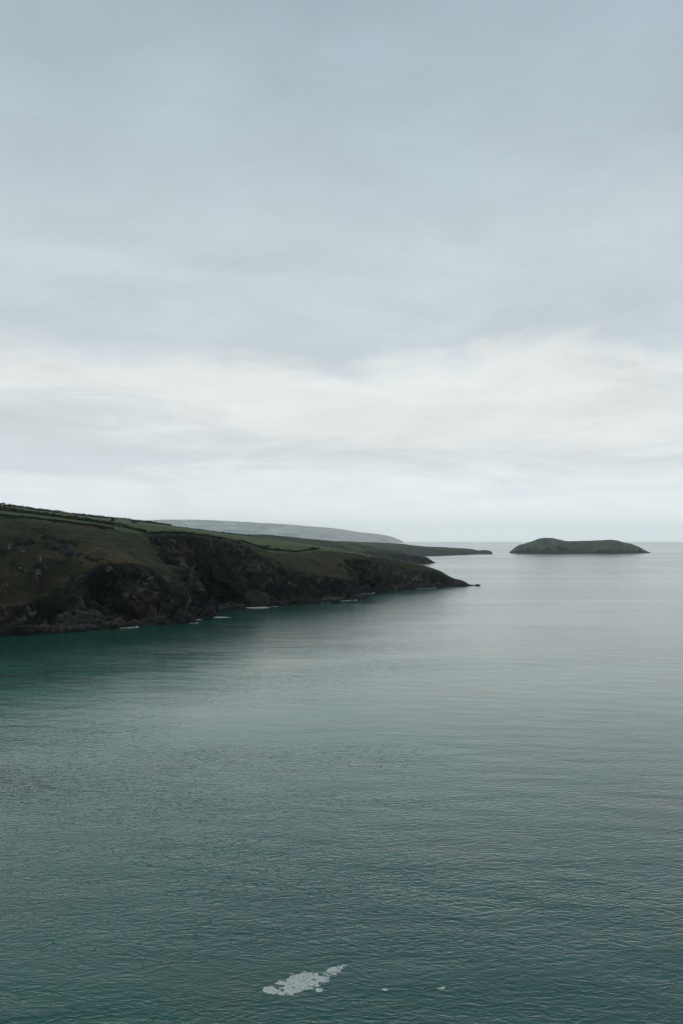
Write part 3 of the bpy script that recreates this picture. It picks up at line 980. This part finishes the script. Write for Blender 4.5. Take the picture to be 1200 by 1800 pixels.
def house(px, py, w_, d_, h_, label):
    dv = Vector(((px - 600.0) / FPX, 1.0, -(py - HZ) / FPX)).normalized()
    loc, n_, ii, dist = hb.ray_cast(Vector((0, 0, EYE)), dv)
    if loc is None:
        return
    e = bpy.data.objects.new('white_house', None)
    COL.objects.link(e)
    e.location = loc + Vector((0, -d_ * 0.5, -4.0))
    tag(e, label, 'house', 'white houses on the far hill')
    x, y, z = w_ / 2, d_ / 2, h_ + 4
    link_mesh('wall', [(-x, -y, 0), (x, -y, 0), (x, y, 0), (-x, y, 0), (-x, -y, z), (x, -y, z), (x, y, z), (-x, y, z), (-x, 0, z + y * 0.7), (x, 0, z + y * 0.7)],
              [(0, 1, 5, 4), (2, 3, 7, 6), (1, 2, 6, 9, 5), (3, 0, 4, 8, 7)], MAT_WHITEWASH, parent=e)
    r_ = 0.8
    rf = link_mesh('roof', [(-x - r_, -y - r_, z - 0.2), (x + r_, -y - r_, z - 0.2), (x + r_, 0, z + y * 0.7 + 0.5), (-x - r_, 0, z + y * 0.7 + 0.5), (x + r_, y + r_, z - 0.2), (-x - r_, y + r_, z - 0.2)],
                   [(0, 1, 2, 3), (3, 2, 4, 5)], MAT_SLATE, parent=e)
    zt = z + y * 0.7
    link_mesh('chimney', [(x * 0.7 + a, b, c) for c in (zt - 2, zt + 3) for a, b in ((-1, -1), (1, -1), (1, 1), (-1, 1))],
              [(0, 1, 5, 4), (1, 2, 6, 5), (2, 3, 7, 6), (3, 0, 4, 7), (4, 5, 6, 7)], MAT_WHITEWASH, parent=rf)


house(405, 926, 60, 20, 16, 'lone white house high on the hazy hill')
house(330, 918, 45, 18, 12, 'white house near the crest of the hazy hill, far left')
house(484, 935.5, 55, 20, 15, 'leftmost of three white houses low on the hazy hill')
house(491, 935, 66, 20, 17, 'middle one of three white houses low on the hazy hill')
house(500, 934, 72, 20, 18, 'rightmost of three white houses low on the hazy hill')

# ================================================================== foam
def to_px(X, Y):
    return 600 + X / Y * FPX, HZ + EYE / Y * FPX


def foam(name, label, blobs, cell, rough, nsc, seed, kind=None, group=None, lace=None, thick=0.035):
    x0 = min(b[0] - b[2] * 1.5 for b in blobs); x1 = max(b[0] + b[2] * 1.5 for b in blobs)
    y0 = min(b[1] - max(b[3], b[2] * abs(math.sin(b[4]))) * 1.6 for b in blobs); y1 = max(b[1] + max(b[3], b[2] * abs(math.sin(b[4]))) * 1.6 for b in blobs)
    c_ = [on_sea(a, b) for a in (x0, x1) for b in (y0, y1)]
    gx = np.arange(min(p[0] for p in c_), max(p[0] for p in c_), cell)
    gy = np.arange(min(p[1] for p in c_), max(p[1] for p in c_), cell)
    X, Yg = np.meshgrid(gx, gy)
    pxs, pys = to_px(X, Yg)
    fld = np.full(X.shape, -9.0)
    for (bx, by, bw, bh, rot) in blobs:
        ux, uy = pxs - bx, pys - by
        c, s_ = math.cos(rot), math.sin(rot)
        a, b = (ux * c + uy * s_) / bw, (-ux * s_ + uy * c) / bh
        fld = np.maximum(fld, 1 - np.sqrt(a * a + b * b))
    Q = np.stack([X / nsc + seed * 3.1, Yg / nsc, X * 0 + seed], -1)
    n_ = fbm(Q, 4, 0.6)
    fld = fld + rough * n_
    if lace is not None:
        rd = ridged(Q * 1.3 + 4, 3, 0.45) / 1.6525
        fld = np.minimum(fld, (rd - lace) * 4)
    keep = fld > 0
    if not keep.any():
        return
    hgt = thick * (0.35 + np.clip(fld, 0, 0.5)) + 0.3 * thick * pn(Q * 5.0)
    ny, nx = X.shape
    vid = {}
    V, F = [], []

    def vtx(j, i, low):
        k_ = (j, i, low)
        if k_ not in vid:
            vid[k_] = len(V)
            jj, i2 = min(j, ny - 1), min(i, nx - 1)
            V.append((gx[0] + (i - 0.5) * cell, gy[0] + (j - 0.5) * cell, -0.02 if low else 0.012 + max(0.0, hgt[jj, i2])))
        return vid[k_]
    for j, i in zip(*np.nonzero(keep)):
        j, i = int(j), int(i)
        F.append((vtx(j, i, 0), vtx(j, i + 1, 0), vtx(j + 1, i + 1, 0), vtx(j + 1, i, 0)))
        for dj, di, (a, b) in ((-1, 0, ((0, 0), (0, 1))), (1, 0, ((1, 1), (1, 0))), (0, -1, ((1, 0), (0, 0))), (0, 1, ((0, 1), (1, 1)))):
            j2, i2 = j + dj, i + di
            if not (0 <= j2 < ny and 0 <= i2 < nx) or not keep[j2, i2]:
                F.append((vtx(j + b[0], i + b[1], 0), vtx(j + a[0], i + a[1], 0), vtx(j + a[0], i + a[1], 1), vtx(j + b[0], i + b[1], 1)))
    V = np.array(V)
    o0 = V.mean(0) * np.array([1, 1, 0])
    ob = link_mesh(name, V - o0, np.array(F), MAT_THIN if kind else MAT_FOAM)
    ob.location = Vector([float(x) for x in o0])
    return tag(ob, label, None if kind else 'foam', None if kind else group, kind)


G1 = 'drifting foam patches'
foam('foam_patch', 'largest raft of pale foam floating on the near water', [(533, 1726, 34, 15, -0.2), (520, 1735, 24, 9, -0.1), (556, 1723, 24, 7, -0.2), (495, 1728, 9, 5, 0)], 0.045, 0.5, 0.8, 1, group=G1, lace=0.07)
foam('foam_patch', 'ragged foam patch up and right of the large raft', [(586, 1707, 13, 7, -0.25), (599, 1700, 10, 3, -0.2)], 0.045, 0.6, 0.6, 2, group=G1, lace=0.08)
foam('foam_patch', 'rounded foam patch at the left end of the raft', [(475, 1741, 13, 7, 0.1)], 0.055, 0.3, 0.8, 3, group=G1)
foam('foam_patch', 'small foam patch under the raft, beside the rounded one', [(509, 1744, 9, 5, 0.1), (495, 1746, 6, 3, 0)], 0.055, 0.3, 0.6, 4, group=G1)
foam('foam_patch', 'small oval foam patch right below the raft', [(561, 1740.5, 6.5, 4, 0)], 0.05, 0.2, 0.6, 5, group=G1)
foam('foam_patch', 'lone foam fleck well right of the raft', [(677, 1740, 5.0, 2.2, 0)], 0.05, 0.4, 0.6, 6, group=G1)
foam('foam_patch', 'rightmost drifting foam fleck, nearly level with the raft', [(776, 1737, 6.5, 1.8, -0.1)], 0.05, 0.5, 0.6, 7, group=G1)
foam('foam_specks', 'loose specks and threads of foam around the raft', [(540, 1735, 90, 26, -0.1), (640, 1694, 40, 7, -0.3)], 0.05, 0.3, 0.8, 8, kind='stuff', lace=0.93)
foam('foam_lace', 'thin lacy streaks of foam at the lower right corner', [(1180, 1755, 46, 48, 0.0), (1205, 1770, 40, 30, 0.0)], 0.045, 1.2, 3.2, 9, kind='stuff', lace=0.875)

# surf: thin broken wash following the real waterline
wl = []
for c_ in range(len(sg)):
    zc = P_HEAD[:, c_, 2]
    j = np.nonzero(zc > 0.15)[0]
    wl.append(P_HEAD[max(0, j[0] - 1), c_, :2] if len(j) else P_HEAD[0, c_, :2])
wl = np.array(wl)
wl = np.stack([blur(wl[:, 0], 1.5), blur(wl[:, 1], 1.5)], -1)
wpx = 600 + wl[:, 0] / wl[:, 1] * FPX


def surf(s_from, s_to, width, label, seed):
    ids = [c_ for c_ in range(len(sg)) if s_from <= sg[c_] <= s_to]
    if len(ids) < 4:
        return
    q = wl[ids]
    out = np.array([0.88, -0.475])
    tt = np.arange(len(q))
    env = np.sin(np.linspace(0.08, math.pi - 0.08, len(q))) ** 0.6
    n_ = pn(np.stack([tt / 4.0, tt * 0 + seed, tt * 0], -1))
    m_ = pn(np.stack([tt / 2.0, tt * 0 + seed + 9, tt * 0], -1))
    wd = np.maximum(0.12, width * env * (0.7 + 1.1 * n_))
    sh = (0.6 + 0.8 * m_)
    a_, b_ = q + out * (-2.0), q + out * (sh + wd)[:, None]
    mid_ = q + out * (sh * 0.4)[:, None]
    V = np.concatenate([np.c_[a_, np.full(len(q), 0.03)], np.c_[mid_, 0.10 + 0.22 * np.abs(n_)], np.c_[b_, np.full(len(q), 0.02)], np.c_[b_, np.full(len(q), -0.05)]])
    F = grid_faces(4, len(q))
    o0 = V.mean(0) * np.array([1, 1, 0])
    ob = link_mesh('surf_line', V - o0, F, MAT_FOAM)
    ob.location = Vector([float(x) for x in o0])
    tag(ob, label, 'surf', 'surf along the rocks')


for i_, (s0, s1, wd, lb) in enumerate([
        (36, 44, 0.7, 'surf before the low pinkish ledge'), (82, 100, 0.9, 'surf under the blocky brown ledge'),
        (138, 152, 1.6, 'bright surf at the buttress toe'), (160, 172, 1.3, 'surf between the buttress fins and the rock pile'),
        (196, 212, 1.2, 'surf at the end of the rock pile'), (252, 262, 0.7, 'faint wash in the back of the cove'),
        (318, 334, 1.0, 'wash just right of the domed boulder'), (352, 362, 1.5, 'bright surf fleck on the dark rock shelf'),
        (388, 402, 1.4, 'surf fleck left of the promontory'), (418, 452, 0.9, 'thin surf line under the brown promontory'),
        (470, 486, 1.8, 'surf at the promontory toe'), (540, 590, 1.0, 'surf in the bay beyond the promontory'),
        (690, 730, 0.8, 'faint surf line towards the headland tip')]):
    surf(s0, s1, wd, lb, 20 + i_)
foam('surf_patch', 'white surf breaking along the front of the domed boulder', [(452, 1068.0, 18, 1.3, 0.0)], 0.25, 0.5, 2.5, 31, group='surf along the rocks', thick=0.3)
foam('surf_patch', 'surf streak around the tiny rock awash', [(386, 1085.0, 14, 1.0, 0.0)], 0.25, 0.5, 2.5, 32, group='surf along the rocks', thick=0.1)

# ------------------------------------------------------------------ air
ex = REACH + 500
b0, b1 = -8.0, 760.0
hv = [(-ex, -ex, b0), (ex, -ex, b0), (ex, ex, b0), (-ex, ex, b0), (-ex, -ex, b1), (ex, -ex, b1), (ex, ex, b1), (-ex, ex, b1)]
mh = bpy.data.materials.new('haze_air')
mh.use_nodes = True
t = NT(mh.node_tree)
t.n.clear()
pv = t.node('ShaderNodeVolumePrincipled')
pv.inputs['Color'].default_value = (0.92, 0.98, 1.0, 1)
pv.inputs['Density'].default_value = 0.000025
pv.inputs['Anisotropy'].default_value = 0.92
mo = t.node('ShaderNodeOutputMaterial')
t.l.new(pv.outputs[0], mo.inputs['Volume'])
hz = link_mesh('haze', hv, [(3, 2, 1, 0), (4, 5, 6, 7), (0, 1, 5, 4), (1, 2, 6, 5), (2, 3, 7, 6), (3, 0, 4, 7)], mh)
tag(hz, 'thin pale sea haze filling the air', kind='stuff')
